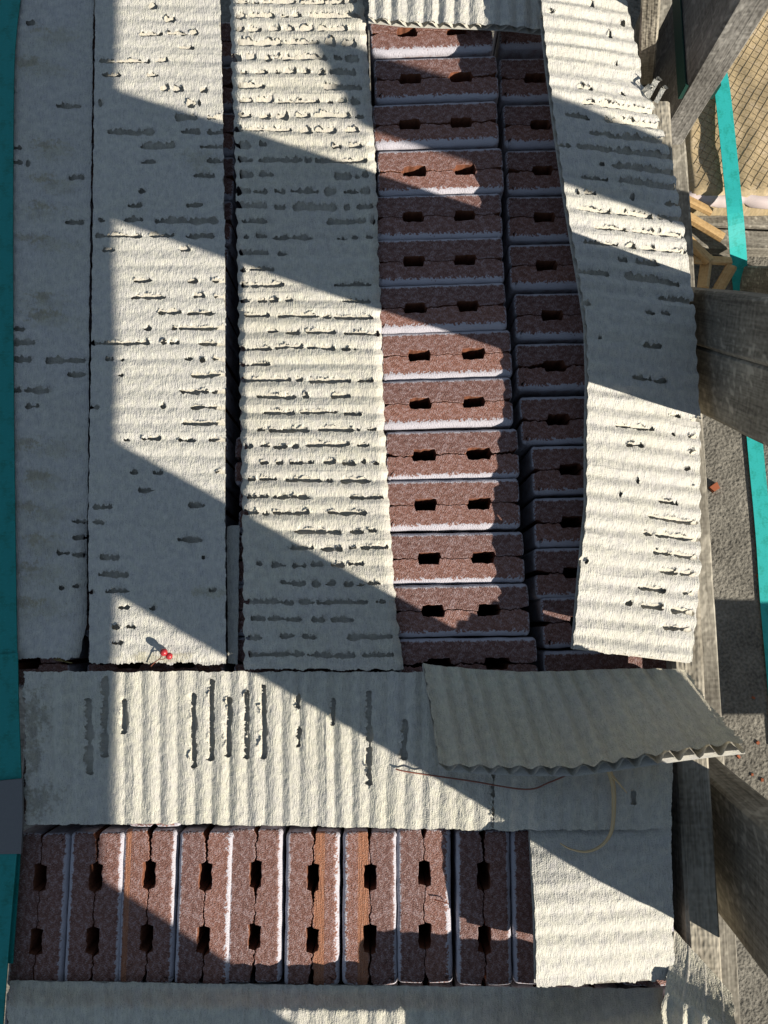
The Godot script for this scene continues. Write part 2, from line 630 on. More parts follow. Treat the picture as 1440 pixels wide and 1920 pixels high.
	var fu := PackedVector2Array()
	var fi := PackedInt32Array()
	var bv := PackedVector3Array()
	for j in ng + 1:
		var v := lerpf(inset / wv, 1.0 - inset / wv, float(j) / ng)
		var A := arc[clampi(int(v * nv), 0, nv)]
		for i in nf + 1:
			var u := lerpf(inset / wu, 1.0 - inset / wu, float(i) / nf)
			var s := u * wu
			var low := n2(s * 1.6 + sd, A * 2.6 + sd)
			var low2 := n2(s * 0.9 - sd, A * 0.5 + 31.0)
			var ph := (A + 0.7 * low) / pitch - off
			var gi := clampi(int(v * nv), 1, nv - 1) * R + clampi(int(u * nu), 1, nu - 1)
			var n := (P[gi + R] - P[gi - R]).cross(P[gi + 1] - P[gi - 1]).normalized()
			if n.y < 0:
				n = -n
			var q: Vector3 = map.call(u, v)
			var pb := U(q.x, q.y, q.z * 0.001) - org
			var h := amp * 0.55 - 0.5 + warp * low2 - depth * 0.5 * (1.0 - cos(TAU * ph)) + 0.12 * n2(s * 20.0, A * 20.0 + sd)
			fv.append(pb + n * (h * 0.001))
			fn.append(n)
			fu.append(Vector2(s, A) / 60.0)
			bv.append(pb + n * ((amp * 0.55 - 0.8 + warp * low2 - depth) * 0.001))
	for j in ng:
		for i in nf:
			var a := j * (nf + 1) + i
			fi.append_array([a, a + 1, a + nf + 2, a, a + nf + 2, a + nf + 1])
	for j in ng + 1:
		for i in nf + 1:
			var k := j * (nf + 1) + i
			var n := (fv[mini(j + 1, ng) * (nf + 1) + i] - fv[maxi(j - 1, 0) * (nf + 1) + i]).cross(fv[j * (nf + 1) + mini(i + 1, nf)] - fv[j * (nf + 1) + maxi(i - 1, 0)]).normalized()
			fn[k] = n if n.y > 0 else -n
	part("fluting", arr_mesh(fv, fn, fu, fi), M.fluting, root)
	var bn := PackedVector3Array()
	bn.resize(bv.size())
	bn.fill(Vector3.DOWN)
	var bi := PackedInt32Array()
	for k in range(0, fi.size(), 3):
		bi.append_array([fi[k], fi[k + 2], fi[k + 1]])
	part("bottom_liner", arr_mesh(bv, bn, fu, bi), M.under, root)
	return root

# strip running down the picture: left and right outline as (photo y, photo x) tables; h(u, v)
func down_strip(left: Array, right: Array, y0: float, y1: float, skew: float, h: Callable) -> Callable:
	return func(u: float, v: float) -> Vector3:
		var y := lerpf(y0, y1, v)
		var x := lerpf(interp(left, y), interp(right, y), u)
		return Vector3(x, y + skew * (u - 0.5), h.call(u, v))

func across_strip(top: Array, bottom: Array, x0: float, x1: float, h: Callable) -> Callable:
	return func(u: float, v: float) -> Vector3:
		var x := lerpf(x0, x1, v)
		return Vector3(x, lerpf(interp(top, x), interp(bottom, x), u), h.call(u, v))

# ------------------------------------------------------------------ bricks: a pair of slips joined back to back, standing on end
const BL := 0.073
const BT := 0.0138
const BH := 0.24

func half_mesh(k: int, flip: bool) -> Array:
	var o := k * 313.0
	var pts: Array[Vector2] = []
	var rad: Array[float] = []
	var L := BL * 1000.0
	var T := BT * 1000.0
	var r := 2.6
	var x := -L / 2 + r
	while x < L / 2 - r:                                            # outer long edge
		pts.append(Vector2(x, 0.35 * n2(x * 7.0 + o, 5.0 + (40.0 if flip else 0.0)) + 0.1))
		rad.append(3.4 if flip else 2.2)
		x += 1.6
	for q in 5:
		var an := -PI / 2 + PI / 2 * q / 4.0
		pts.append(Vector2(L / 2 - r + r * cos(an), r + r * sin(an)))
		rad.append(2.0)
	pts.append(Vector2(L / 2 + 0.2 * n2(o, 9.0), T * 0.55))
	rad.append(1.2)
	pts.append(Vector2(L / 2 - 0.1, T - 2.0))
	rad.append(0.9)
	var wide: float = [0.35, 1.0, 0.2, 0.7, 1.3, 0.45, 0.25, 0.9, 0.5][k]                 # how far the joint has broken open
	var hole_c := [14.8 + 0.7 * n2(o, 1.0), -14.8 + 0.7 * n2(o, 31.0)]
	x = L / 2 - 0.9
	while x > -L / 2 + 0.9:                                          # broken joint with two slots
		var j := 0.9 * n2(x * 9.0 + o, 400.0) + (0.3 + 0.4 * wide) * n2(x * 38.0 + o, 410.0)
		var gap := 0.12 + 1.2 * wide * maxf(0.0, n2(x * 4.0 + o, 430.0)) + 0.6 * wide * absf(n2(x * 40.0 + o, 440.0 + (9.0 if flip else 0.0)))
		var y := T - gap + (j if not flip else -j)
		var edge_open := clampf((absf(x) - L / 2 + 5.0) / 4.0, 0, 1)
		y -= edge_open * (0.9 + 0.8 * n2(o + 3.0, 450.0 + (9.0 if flip else 0.0)))
		for hc in hole_c:
			var dx := absf(x - hc)
			var hw: float = 6.0 + 1.2 * n2(x * 3.0 + o, 460.0 + (50.0 if flip else 0.0))
			y -= 0.8 * wide * exp(-maxf(0.0, dx - hw) / 1.0) * (0.6 + n2(x * 20.0 + o, 490.0 + (9.0 if flip else 0.0)))
			if dx < hw:
				y = minf(y, T - 3.1 + 0.6 * n2(x * 18.0 + o, 470.0 + (9.0 if flip else 0.0)))
		pts.append(Vector2(x, y))
		rad.append(0.35)
		x -= 0.75
	pts.append(Vector2(-L / 2 + 0.1, T - 2.0))
	rad.append(0.9)
	pts.append(Vector2(-L / 2 + 0.2 * n2(o, 19.0), T * 0.55))
	rad.append(1.2)
	for q in 5:
		var an := PI + PI / 2 * q / 4.0
		pts.append(Vector2(-L / 2 + r + r * cos(an), r + r * sin(an)))
		rad.append(2.0)
	# pts run outer edge +x, end, inner edge -x, end : counter-clockwise in (x, y)
	var n := pts.size()
	var outw: Array[Vector2] = []
	for i in n:
		var d: Vector2 = (pts[(i + 1) % n] - pts[(i + n - 1) % n]).normalized()
		outw.append(Vector2(d.y, -d.x) if rad[i] > 0.5 else Vector2(0.0, 1.0))
	var m := ArrayMesh.new()
	var sz := -1.0 if flip else 1.0
	var to3 := func(p: Vector2, y: float) -> Vector3:
		return Vector3(p.x * 0.001, y * 0.001, sz * (p.y - T) * 0.001)
	var topz := BH * 1000.0
	# surface 0: top with its rounded edge
	var v := PackedVector3Array()
	var nn := PackedVector3Array()
	var uv := PackedVector2Array()
	var ix := PackedInt32Array()
	var steps := 4
	for s in steps + 1:
		var a := PI / 2 * s / steps
		for i in n:
			var p: Vector2 = pts[i] - outw[i] * (rad[i] * (1.0 - cos(a)))
			v.append(to3.call(p, topz - rad[i] * (1.0 - sin(a))))
			nn.append(Vector3(outw[i].x * cos(a), sin(a), sz * outw[i].y * cos(a)).normalized())
			uv.append(Vector2(p.x / L + 0.5, clampf(p.y, 0.05, 14.3) / 14.4))
	for s in steps:
		for i in n:
			var a0 := s * n + i
			var b0 := s * n + (i + 1) % n
			if flip:
				ix.append_array([a0, b0, a0 + n, b0, b0 + n, a0 + n])
			else:
				ix.append_array([a0, a0 + n, b0, b0, a0 + n, b0 + n])
	var ring := PackedVector2Array()
	for i in n:
		ring.append(pts[i] - outw[i] * rad[i])
	var base := v.size()
	for i in n:                                                   # flat top: every edge joined to a spine along the slip
		var p := ring[i]
		v.append(to3.call(p, topz))
		nn.append(Vector3.UP)
		uv.append(Vector2(p.x / L + 0.5, clampf(p.y, 0.05, 14.3) / 14.4))
		var sp := Vector2(clampf(p.x, -L / 2 + 5.0, L / 2 - 5.0), T * 0.42)
		v.append(to3.call(sp, topz))
		nn.append(Vector3.UP)
		uv.append(Vector2(sp.x / L + 0.5, sp.y / 14.4))
	for i in n:
		var i2 := (i + 1) % n
		ix.append_array([base + 2 * i, base + 2 * i2, base + 2 * i2 + 1])
		if ring[i].x != ring[i2].x:
			ix.append_array([base + 2 * i, base + 2 * i2 + 1, base + 2 * i + 1])
	var arrs := []
	arrs.resize(Mesh.ARRAY_MAX)
	arrs[Mesh.ARRAY_VERTEX] = v
	arrs[Mesh.ARRAY_NORMAL] = nn
	arrs[Mesh.ARRAY_TEX_UV] = uv
	arrs[Mesh.ARRAY_INDEX] = wind(v, nn, ix)
	m.add_surface_from_arrays(Mesh.PRIMITIVE_TRIANGLES, arrs)
	# surfaces 1 and 2: glazed outside, raw inside
	var glz := ArrayMesh.new()
	for side in 2:
		v = PackedVector3Array()
		nn = PackedVector3Array()
		uv = PackedVector2Array()
		ix = PackedInt32Array()
		for i in n:
			var i2 := (i + 1) % n
			var inner := rad[i] < 0.5 and rad[i2] < 0.5
			if inner != (side == 1):
				continue
			var bi := v.size()
			for q in [[i, topz - rad[i]], [i2, topz - rad[i2]], [i2, 0.0], [i, 0.0]]:
				v.append(to3.call(pts[q[0]], q[1]))
				var ed := (pts[i2] - pts[i]).normalized()
				nn.append(Vector3(outw[q[0]].x, 0, sz * outw[q[0]].y) if side == 0 else Vector3(ed.y, 0, -sz * ed.x))
				uv.append(Vector2((pts[q[0]].x + pts[q[0]].y) / 40.0, q[1] / 40.0))
			ix.append_array([bi, bi + 1, bi + 2, bi, bi + 2, bi + 3])
		arrs = []
		arrs.resize(Mesh.ARRAY_MAX)
		arrs[Mesh.ARRAY_VERTEX] = v
		arrs[Mesh.ARRAY_NORMAL] = nn
		arrs[Mesh.ARRAY_TEX_UV] = uv
		arrs[Mesh.ARRAY_INDEX] = wind(v, nn, ix)
		(glz if side == 0 else m).add_surface_from_arrays(Mesh.PRIMITIVE_TRIANGLES, arrs)
	return [m, glz]

var halves := []
func make_halves() -> void:
	for k in 9:
		halves.append([half_mesh(k, false), half_mesh(k, true)])

func brick(center: Vector3, turn: float, label: String, group: String, mats := []) -> Node3D:
	var root := thing("brick", label, "brick", Vector3(center.x, center.y - BH, center.z), group)
	root.rotation.y = turn
	var k := rng.randi() % halves.size()
	for s in 2:
		var h := MeshInstance3D.new()
		h.name = "slip"
		h.mesh = halves[k][s][0]
		h.set_surface_override_material(0, M.brick[mats[s] if mats.size() == 2 else [[1, 3, 1, 3, 1][rng.randi() % 5], [0, 2, 4][rng.randi() % 3]][s]])
		h.set_surface_override_material(1, M.clay)
		root.add_child(h, true)
		part("glazed_face", halves[k][s][1], M.glaze, h)
	root.rotation.x = rng.randf_range(-0.004, 0.004)
	root.rotation.z = rng.randf_range(-0.004, 0.004)
	return root

const ORD := ["first", "second", "third", "fourth", "fifth", "sixth", "seventh", "eighth", "ninth", "tenth", "eleventh", "twelfth", "thirteenth", "fourteenth", "fifteenth"]

func _ready() -> void:
	# ---------------------------------------------------------------- camera, sky, sun
	var th := deg_to_rad(TILT)
	cF = Vector3(0, -cos(th), -sin(th))
	cU = Vector3(0, sin(th), -cos(th))
	cP = -cF * DIST
	var az := deg_to_rad(SUN_AZ)
	var el := deg_to_rad(SUN_EL)
	sun_to = Vector3(cos(el) * cos(az), sin(el), cos(el) * sin(az))
	var cam := Camera3D.new()
	cam.name = "camera"
	cam.basis = Basis(Vector3.RIGHT, cU, -cF)
	cam.position = cP
	cam.fov = rad_to_deg(2.0 * atan(960.0 / FOC))
	cam.near = 0.01
	cam.far = 200.0
	add_child(cam)
	cam.current = true
	var we := WorldEnvironment.new()
	we.name = "environment"
	var env := Environment.new()
	env.background_mode = Environment.BG_SKY
	var sm := ProceduralSkyMaterial.new()
	sm.sky_top_color = Color(0.505, 0.58, 0.675)
	sm.sky_horizon_color = Color(0.70, 0.76, 0.82)
	sm.sky_curve = 0.18
	sm.ground_bottom_color = Color(0.22, 0.20, 0.18)
	sm.ground_horizon_color = Color(0.45, 0.45, 0.44)
	sm.sun_angle_max = 0.0
	var sky := Sky.new()
	sky.sky_material = sm
	env.sky = sky
	env.background_energy_multiplier = 0.43
	env.ambient_light_source = Environment.AMBIENT_SOURCE_SKY
	env.tonemap_mode = Environment.TONE_MAPPER_LINEAR
	env.tonemap_exposure = 1.8
	env.sdfgi_enabled = true
	env.ssao_enabled = true
	env.ssil_enabled = true
	we.environment = env
	add_child(we)
	var sun := DirectionalLight3D.new()
	sun.name = "sun"
	sun.light_energy = 1.6
	sun.light_color = Color(1.0, 0.965, 0.91)
	sun.light_angular_distance = 0.5
	sun.shadow_enabled = true
	add_child(sun)
	sun.look_at_from_position(sun_to, Vector3.ZERO, Vector3.UP)

	nz.noise_type = FastNoiseLite.TYPE_SIMPLEX_SMOOTH
	nz.frequency = 0.01
	nz.fractal_octaves = 2
	nz.seed = 5
	rng.seed = 20240
	make_paper()
	make_brick_textures()
	make_halves()
	M.wood = make_wood(3, Color(0.08, 0.072, 0.058), Color(0.34, 0.315, 0.26), 0.85, 0.9, 0.05)
	M.wood_pale = make_wood(8, Color(0.12, 0.105, 0.08), Color(0.43, 0.395, 0.32), 0.2, 0.85, 0.16)
	M.wood_rough = make_wood(28, Color(0.07, 0.066, 0.06), Color(0.25, 0.24, 0.22), 0.7, 0.85, 0.12)
	M.wood_fresh = make_wood(15, Color(0.36, 0.22, 0.09), Color(0.62, 0.44, 0.22), 0.2, 0.8, 0.04)
	build_ground()
	build_bricks()
	build_crate()
	build_cardboard()
	build_straps()
	build_small()

# ------------------------------------------------------------------ ground, pallet and what lies beyond the crate
func build_ground() -> void:
	var pm := PlaneMesh.new()
	pm.size = Vector2(60, 60)
	var gm := make_ground_mat()
	gm.uv1_scale = Vector3(60.0 / 0.22, 60.0 / 0.22, 1)
	var g := part("ground", pm, gm, self)
	g.position.y = GROUND
	g.set_meta("kind", "structure")
	# pallet under the bricks
	var pal := thing("pallet", "weathered wooden pallet carrying the standing bricks", "pallet", Vector3(0, GROUND, 0))
	var x0 := -0.32
	var x1 := 0.165
	for k in 8:
		var z := -0.37 + k * 0.105
		put_board("deck_board", Vector3(x0, -0.251, z), Vector3(x1, -0.251, z), Vector3.BACK, 0.098, 0.0215, M.wood, 30 + k, pal)
	for x in [x0 + 0.04, -0.08, x1 - 0.04]:
		put_board("stringer", Vector3(x, -0.272, -0.42), Vector3(x, -0.272, 0.41), Vector3.RIGHT, 0.078, 0.02, M.wood, 50 + int(x * 100), pal)
		for z in [-0.37, 0.0, 0.36]:
			put_board("block", Vector3(x, -0.322, z - 0.045), Vector3(x, -0.322, z + 0.045), Vector3.RIGHT, 0.075, 0.079, M.wood, 61, pal)
		put_board("bottom_board", Vector3(x, -0.373, -0.42), Vector3(x, -0.373, 0.41), Vector3.RIGHT, 0.078, 0.021, M.wood, 70, pal)

func build_bricks() -> void:
	# the bare column: joints measured down the photo (left y, right y) and right-hand end x
	var jl := [20.0, 106.0, 192.0, 281.0, 364.0, 449.0, 533.0, 625.0, 713.0, 808.0, 902.0, 998.0, 1096.0, 1196.0, 1296.0]
	var jr := [12.0, 97.0, 184.0, 273.0, 358.0, 444.0, 526.0, 617.0, 706.0, 801.0, 897.0, 994.0, 1092.0, 1193.0, 1293.0]
	var xr := [924.0, 932.0, 936.0, 941.0, 944.0, 946.0, 950.0, 959.0, 963.0, 973.0, 978.0, 985.0, 992.0, 1005.0]
	for k in 14:
		var ya: float = (jl[k] + jl[k + 1]) / 2
		var yb: float = (jr[k] + jr[k + 1]) / 2
		var hh := rng.randf_range(-0.0012, 0.0006)
		var e := U(xr[k], yb, hh)
		var w := U(xr[k] - 240.0, ya + (ya - yb) * 0.05, hh)
		var ax := (e - w).normalized()
		var lab: String = "bare brown double brick, %s one up from the folded cardboard flap, beside the torn strip" % ORD[13 - k]
		if k == 0:
			lab = "bare brown double brick half covered by the scalloped cardboard edge"
		elif k == 13:
			lab = "bare brown double brick half hidden under the folded cardboard flap"
		brick(e - ax * (BL / 2), -atan2(ax.z, ax.x), lab, "bare bricks in the open column")
	# the column beside it, shaded by the curled strip
	var ey := [0.0, 97.0, 187.0, 276.0, 368.0, 447.0, 543.0, 636.0, 737.0, 830.0, 928.0, 1023.0, 1121.0, 1218.0, 1314.0]
	var ex := [936.0, 940.0, 945.0, 948.0, 951.0, 955.0, 965.0, 967.0, 974.0, 995.0, 1004.0, 1000.0, 1015.0, 1018.0]
	for k in 14:
		var y: float = (ey[k] + ey[k + 1]) / 2
		var w := U(ex[k], y + 2, -0.009)
		var e := U(ex[k] + 240.0, y - rng.randf_range(-3, 7), -0.009)
		var ax := (e - w).normalized()
		var lab: String = "dark double brick under the curled white strip, %s one up from the flap" % ORD[13 - k]
		brick(w + ax * (BL / 2), -atan2(ax.z, ax.x), lab, "shaded bricks beneath the curled strip")
	# columns under the three cardboard strips
	for col in 3:
		var cx: float = [[0.0, 40.0], [0.0, 302.0], [0.0, 568.0]][col][1]
		for k in 14:
			var y: float = (jl[k] + jl[k + 1]) / 2 + rng.randf_range(-3, 3)
			var p := U(cx, 620.0, -0.001)
			var q := U(cx + (0.0 if col < 2 else 12.0), y, -0.001)
			var lab: String = ["double brick under the stained strip beside the wide teal strap", "double brick under the smooth strip with the berries", "double brick under the heavily torn ribbed strip"][col]
			brick(Vector3(p.x + rng.randf_range(-0.0015, 0.0015) + (q.x - p.x) * 0.2, -0.001 - (0.006 if col > 0 else 0.0) + rng.randf_range(-0.001, 0.0), q.z), rng.randf_range(-0.01, 0.01), lab, ["bricks under the stained strip", "bricks under the smooth strip", "bricks under the torn ribbed strip"][col])
	# the open row at the bottom
	var bx := [22.0, 121.0, 231.0, 328.0, 431.0, 529.0, 640.0, 747.0, 852.0, 958.0, 1062.0, 1162.0, 1262.0]
	for k in 12:
		var hh := rng.randf_range(-0.001, 0.0006)
		var p := U((bx[k] + bx[k + 1]) / 2, 1701.0 + rng.randf_range(-3, 3), hh)
		var lab: String = "double brick in the open row, %s one from the grey strap seal" % ORD[k]
		if k > 9:
			lab = "double brick in the open row, only its end showing under the bright white flap"
		brick(p, PI / 2 + rng.randf_range(-0.008, 0.008), lab, "bricks in the open row" if k < 10 else "open row bricks under the white flap", {2: [5, 3], 5: [3, 6], 6: [6, 1]}.get(k, [[1, 3], [3, 3], [3, 1], [1, 4]][k % 4]))
	# rows under the cross strip and under the last strip
	for row in 2:
		for k in 12:
			var p := U((bx[k] + bx[k + 1]) / 2, 1701.0, -0.001)
			var q := U(640.0, 1701.0, -0.001)
			p.z = q.z + (-0.0765 if row == 0 else 0.0765)
			if row == 0:
				p.z += rng.randf_range(-0.001, 0.0012)
			brick(p, PI / 2 + rng.randf_range(-0.006, 0.006), ["double brick under the cross strip with long upright tears", "double brick under the sagging strip below the open row"][row], ["bricks under the cross strip", "bricks under the sagging strip"][row])

# ------------------------------------------------------------------ crate panel on the right: its slats throw the bands of shade
func build_crate() -> void:
	var xi := 0.182
	var t := 0.020
	var c := thing("crate_side", "weathered grey slatted crate side standing against the brick pile", "crate", Vector3(xi, GROUND, 0.1))
	# slats (y, z) of the two long edges on the inner face, top then lower point
	var sl := [
		[Vector2(0.222, -0.013), Vector2(0.128, -0.062), Vector2(0.222, 0.062), Vector2(0.128, 0.016)],
		[Vector2(0.218, 0.196), Vector2(0.110, 0.170), Vector2(0.218, 0.261), Vector2(0.110, 0.247)]]
	for k in sl.size():
		var s = sl[k]
		var p: Vector2 = (s[0] + s[2]) / 2
		var q: Vector2 = (s[1] + s[3]) / 2
		var d := (p - q) / (p.x - q.x)
		var hi := q + d * (0.27 - q.x)
		var lo := q + d * (GROUND - q.x) if k == 1 else q + d * (-0.10 - q.x)
		var w: float = (s[2].y - s[0].y) * 0.5 + (s[3].y - s[1].y) * 0.5
		w *= cos(atan(d.y))
		if k == 0:                                                  # split lengthwise along a crack
			var sd := Vector3(0, -d.y, 1).normalized()
			for q2 in [[-0.27, 0.455], [0.23, 0.535]]:
				var ofs: Vector3 = sd * (w * q2[0]) + Vector3(0.0006 * signf(q2[0]), 0, 0)
				put_board("slat", Vector3(xi + t / 2, lo.x, lo.y) + ofs, Vector3(xi + t / 2, hi.x, hi.y) + ofs, Vector3.BACK, w * q2[1], t, M.wood, 3 + int(q2[0] * 20), c)
		else:
			put_board("slat", Vector3(xi + t / 2, lo.x, lo.y), Vector3(xi + t / 2, hi.x, hi.y), Vector3.BACK, w, t, M.wood, 3 + k, c)
	# rail that shades the left of the picture
	var outer := xi + 2 * t
	var ends := []
	for zr in [-0.55, 0.75]:                                        # its lower edge falls slightly toward the bottom of the picture
		var xs: float = -0.1405 + 0.047 * (zr - 0.25)
		ends.append(Vector3(xi + t * 1.5 + 0.001, 0.061 + (outer - xs) * tan(deg_to_rad(SUN_EL)) / cos(deg_to_rad(SUN_AZ)), zr))
	put_board("top_rail", ends[0], ends[1], Vector3.UP, 0.11, t, M.wood, 9, c)
	# edge rail beside the bricks
	put_board("edge_rail", Vector3(0.1595, -0.047, -0.243), Vector3(0.1595, -0.047, 0.40), Vector3.UP, 0.095, 0.0165, M.wood_pale, 12, c)
	put_board("inner_board", Vector3(0.1600, -0.10, -0.43), Vector3(0.1600, -0.10, -0.13), Vector3.UP, 0.09, 0.015, M.wood, 13, c)
	put_board("lower_rail", Vector3(xi + t * 1.5 + 0.001, -0.15, -0.42), Vector3(xi + t * 1.5 + 0.001, -0.15, 0.40), Vector3.UP, 0.078, t, M.wood, 14, c)
	# slat in the lower right, out of the picture apart from its shade
	var a1 := U(200, 1640, 0.0)
	var a2 := U(430, 1790, 0.0)
	var q1 := a1 + sun_to * ((xi - a1.x) / sun_to.x)
	var q2 := a2 + sun_to * ((xi - a2.x) / sun_to.x)
	var dz := (q1.z - q2.z) / (q1.y - q2.y)
	var zc := q1.z + 0.013 + 0.039
	put_board("slat", Vector3(xi + t / 2, GROUND, zc + dz * (GROUND - q1.y)), Vector3(xi + t / 2, 0.27, zc + dz * (0.27 - q1.y)), Vector3.BACK, 0.076, t, M.wood, 5, c)
	# unseen stake added further out to throw the short band across the curled strip
	var sx0 := 0.385
	var stk := thing("unseen_shade_stake", "unseen grey wooden stake added beyond the crate for its band of shade", "stake", Vector3(sx0, GROUND, -0.31))
	put_board("stake", Vector3(sx0 + 0.01, GROUND - 0.02, -0.318), Vector3(sx0 + 0.01, 0.272, 0.029), Vector3.BACK, 0.040, 0.02, M.wood, 21, stk)
	# thick post whose rough sawn edge faces down the picture
	put_board("post", Vector3(0.2085, GROUND, -0.332), Vector3(0.2105, 0.034, -0.328), Vector3.BACK, 0.078, 0.021, M.wood_rough, 22, c)
	put_board("slat", Vector3(xi + t / 2, GROUND, -0.52), Vector3(xi + t / 2, 0.27, -0.50), Vector3.BACK, 0.07, 0.02, M.wood, 23, c)
	# thin laths wedged between the pile and the crate at the top
	var l := thing("wooden_lath", "pale split wooden lath wedged upright beside the white strip", "lath", U(1215, 60, -0.1))
	put_board("lath", U(1212, 150, -0.10), U(1222, -40, 0.04), Vector3.RIGHT, 0.011, 0.006, M.wood_pale, 41, l)
	# plank on blocks, added out of view to shade the ground
	var hp := GROUND + 0.15
	var off := sun_to * (0.15 / sun_to.y)
	var g0 := U(1380, 1250, GROUND) + off
	var pk := thing("added_shade_plank", "grey plank on two wooden blocks, added out of view to shade the ground", "plank", Vector3(g0.x + 0.2, GROUND, g0.z))
	put_board("plank", Vector3(g0.x - 0.22, hp, g0.z - 0.015), Vector3(g0.x + 0.75, hp, g0.z + 0.005), Vector3.BACK, 0.098, 0.02, M.wood, 44, pk)
	for x in [0.05, 0.6]:
		put_board("block", Vector3(g0.x + x, GROUND + 0.07, g0.z - 0.05), Vector3(g0.x + x, GROUND + 0.07, g0.z + 0.05), Vector3.RIGHT, 0.08, 0.139, M.wood, 45, pk)

# ------------------------------------------------------------------ cardboard
func stain(px: float, py: float, rx: float, ry: float, k: float, c: Color) -> Array:
	return [U(px, py, 0.005), rx * 0.001, ry * 0.001, k, c]

func build_cardboard() -> void:
	var brown := Color(0.50, 0.43, 0.27)
	var olive := Color(0.60, 0.57, 0.42)
	# A: stained strip beside the strap
	var tA := [[110, 150, 198, 1.1], [132, 155, 328], [125, 155, 415], [25, 38, 279], [25, 40, 311], [20, 44, 615], [20, 63, 648, 1.6], [20, 56, 678, 1.6], [88, 158, 675, 1.6], [128, 158, 704], [20, 38, 735], [48, 90, 737, 1.6], [50, 70, 762], [138, 160, 973], [138, 160, 1005], [110, 127, 1036], [138, 157, 1036]]
	var stA := []
	for y in [55, 115, 270, 335, 385, 445, 555, 590, 830, 890, 950, 1010, 1065, 1130]:
		stA.append(stain(40 + (y * 37) % 50, y, 9.0, 3.5, 0.5, brown))
		stA.append(stain(70 + (y * 13) % 40, y + 12, 15.0, 6.0, 0.35, olive))
	cardboard("cardboard_strip", "smooth grey cardboard strip with brown mould stains beside the wide teal strap",
		down_strip([Vector2(-60, -60), Vector2(1300, -60)], [Vector2(-60, 176), Vector2(0, 176), Vector2(600, 168), Vector2(1100, 164), Vector2(1170, 163), Vector2(1240, 148)], -60, 1238, 0, func(u, v): return 4.6 - 3.5 * pow(maxf(0.0, (u - 0.86) / 0.14), 2.0) * (1.0 if v > 0.8 else 0.25) - 1.5 * pow(maxf(0.0, (v - 0.97) / 0.03), 2.0)),
		{"seed": 1, "amp": 0.18, "warp": 0.5, "tears": tA, "short": true, "density": func(_u, _v): return 0.04, "stains": stA, "tint": Color(0.93, 0.93, 0.94), "rag": [1.0, 0.5, 1.0, 1.4]})
	# B: smooth strip with the berries
	var tB := [[262, 302, 56], [318, 335, 54], [338, 362, 80], [188, 278, 112], [292, 312, 112], [196, 224, 139], [277, 297, 138], [335, 368, 218, 1.6], [391, 417, 216], [204, 287, 252, 1.6], [343, 373, 249], [391, 415, 247], [266, 325, 277, 1.7], [378, 416, 274], [391, 417, 302], [268, 290, 305], [374, 400, 328], [241, 263, 393], [352, 377, 388], [236, 264, 415], [293, 407, 413, 1.5], [182, 265, 450], [283, 323, 448], [352, 400, 443], [193, 214, 475],
		[252, 282, 532], [402, 424, 530], [248, 308, 561], [366, 382, 560], [405, 424, 558], [307, 337, 590], [357, 380, 590], [338, 424, 619], [175, 278, 648], [375, 424, 646], [402, 424, 677], [361, 393, 708], [397, 424, 707], [340, 388, 737], [400, 424, 736], [360, 402, 765], [404, 424, 763], [345, 424, 796], [270, 298, 829], [338, 364, 828], [393, 424, 823], [290, 302, 885], [407, 424, 887], [262, 286, 920], [357, 381, 943], [177, 208, 950],
		[177, 193, 983], [337, 377, 1003], [187, 237, 1074, 1.6], [200, 240, 1104], [190, 220, 1040, 1.5], [225, 240, 1137], [240, 252, 1163], [212, 227, 1199], [213, 223, 1170], [282, 288, 1128]]
	cardboard("cardboard_strip", "grey cardboard strip with short tears and two red berries on its end",
		down_strip([Vector2(-60, 178), Vector2(0, 178), Vector2(600, 171), Vector2(980, 165), Vector2(1250, 167)], [Vector2(-60, 413), Vector2(0, 414), Vector2(150, 418), Vector2(500, 424), Vector2(900, 424), Vector2(1250, 425)], -60, 1248, 0, func(u, v): return 5.0 - 1.2 * pow(maxf(0.0, (v - 0.96) / 0.04), 2.0)),
		{"seed": 2, "amp": 0.28, "warp": 0.45, "tears": tB, "short": true, "density": func(u, v): return 0.26 if u > 0.6 and v > 0.42 and v < 0.68 else (0.10 if v < 0.75 else 0.05), "rag": [0.5, 1.0, 1.0, 1.6], "stains": [stain(300, 1235, 22, 3.5, 0.6, olive), stain(395, 1110, 14, 3, 0.5, olive), stain(380, 300, 12, 8, 0.4, olive)]})
	# C: heavily torn ribbed strip
	cardboard("cardboard_strip", "strongly ribbed cream cardboard strip, its top layer torn open along every flute",
		down_strip([Vector2(-60, 428), Vector2(0, 430), Vector2(300, 441), Vector2(600, 446), Vector2(1000, 454), Vector2(1260, 457)], [Vector2(-60, 678), Vector2(0, 683), Vector2(150, 694), Vector2(300, 705), Vector2(500, 711), Vector2(800, 722), Vector2(1050, 738), Vector2(1150, 745), Vector2(1260, 760)], -60, 1258, 0, func(u, v): return 5.6 - 2.6 * pow(maxf(0.0, (u - 0.93) / 0.07), 2.0) - 3.0 * pow(maxf(0.0, (0.05 - u) / 0.05), 1.5) + 1.2 * sin(v * 9.0)),
		{"seed": 3, "amp": 0.58, "warp": 0.6, "pitch": 9.25, "tint": Color(1.0, 0.985, 0.95), "rag": [0.6, 0.7, 1.0, 1.5], "depth": 2.9,
		"density": func(u, v): return (0.86 if v < 0.42 else 0.80) * (0.45 if v > 0.43 and v < 0.5 and u > 0.35 else 1.0) * (0.35 if u > 0.93 else 1.0)})
	# scrap of card in the gap
	cardboard("cardboard_scrap", "narrow grey scrap of cardboard lying low in the gap between two strips",
		down_strip([Vector2(980, 424), Vector2(1245, 427)], [Vector2(980, 450), Vector2(1245, 446)], 985, 1246, 0, func(_u, _v): return -3.2),
		{"seed": 14, "amp": 0.1, "warp": 0.1, "depth": 1.0, "inset": 0.6, "rag": [0.4, 0.4, 0.8, 0.8]})
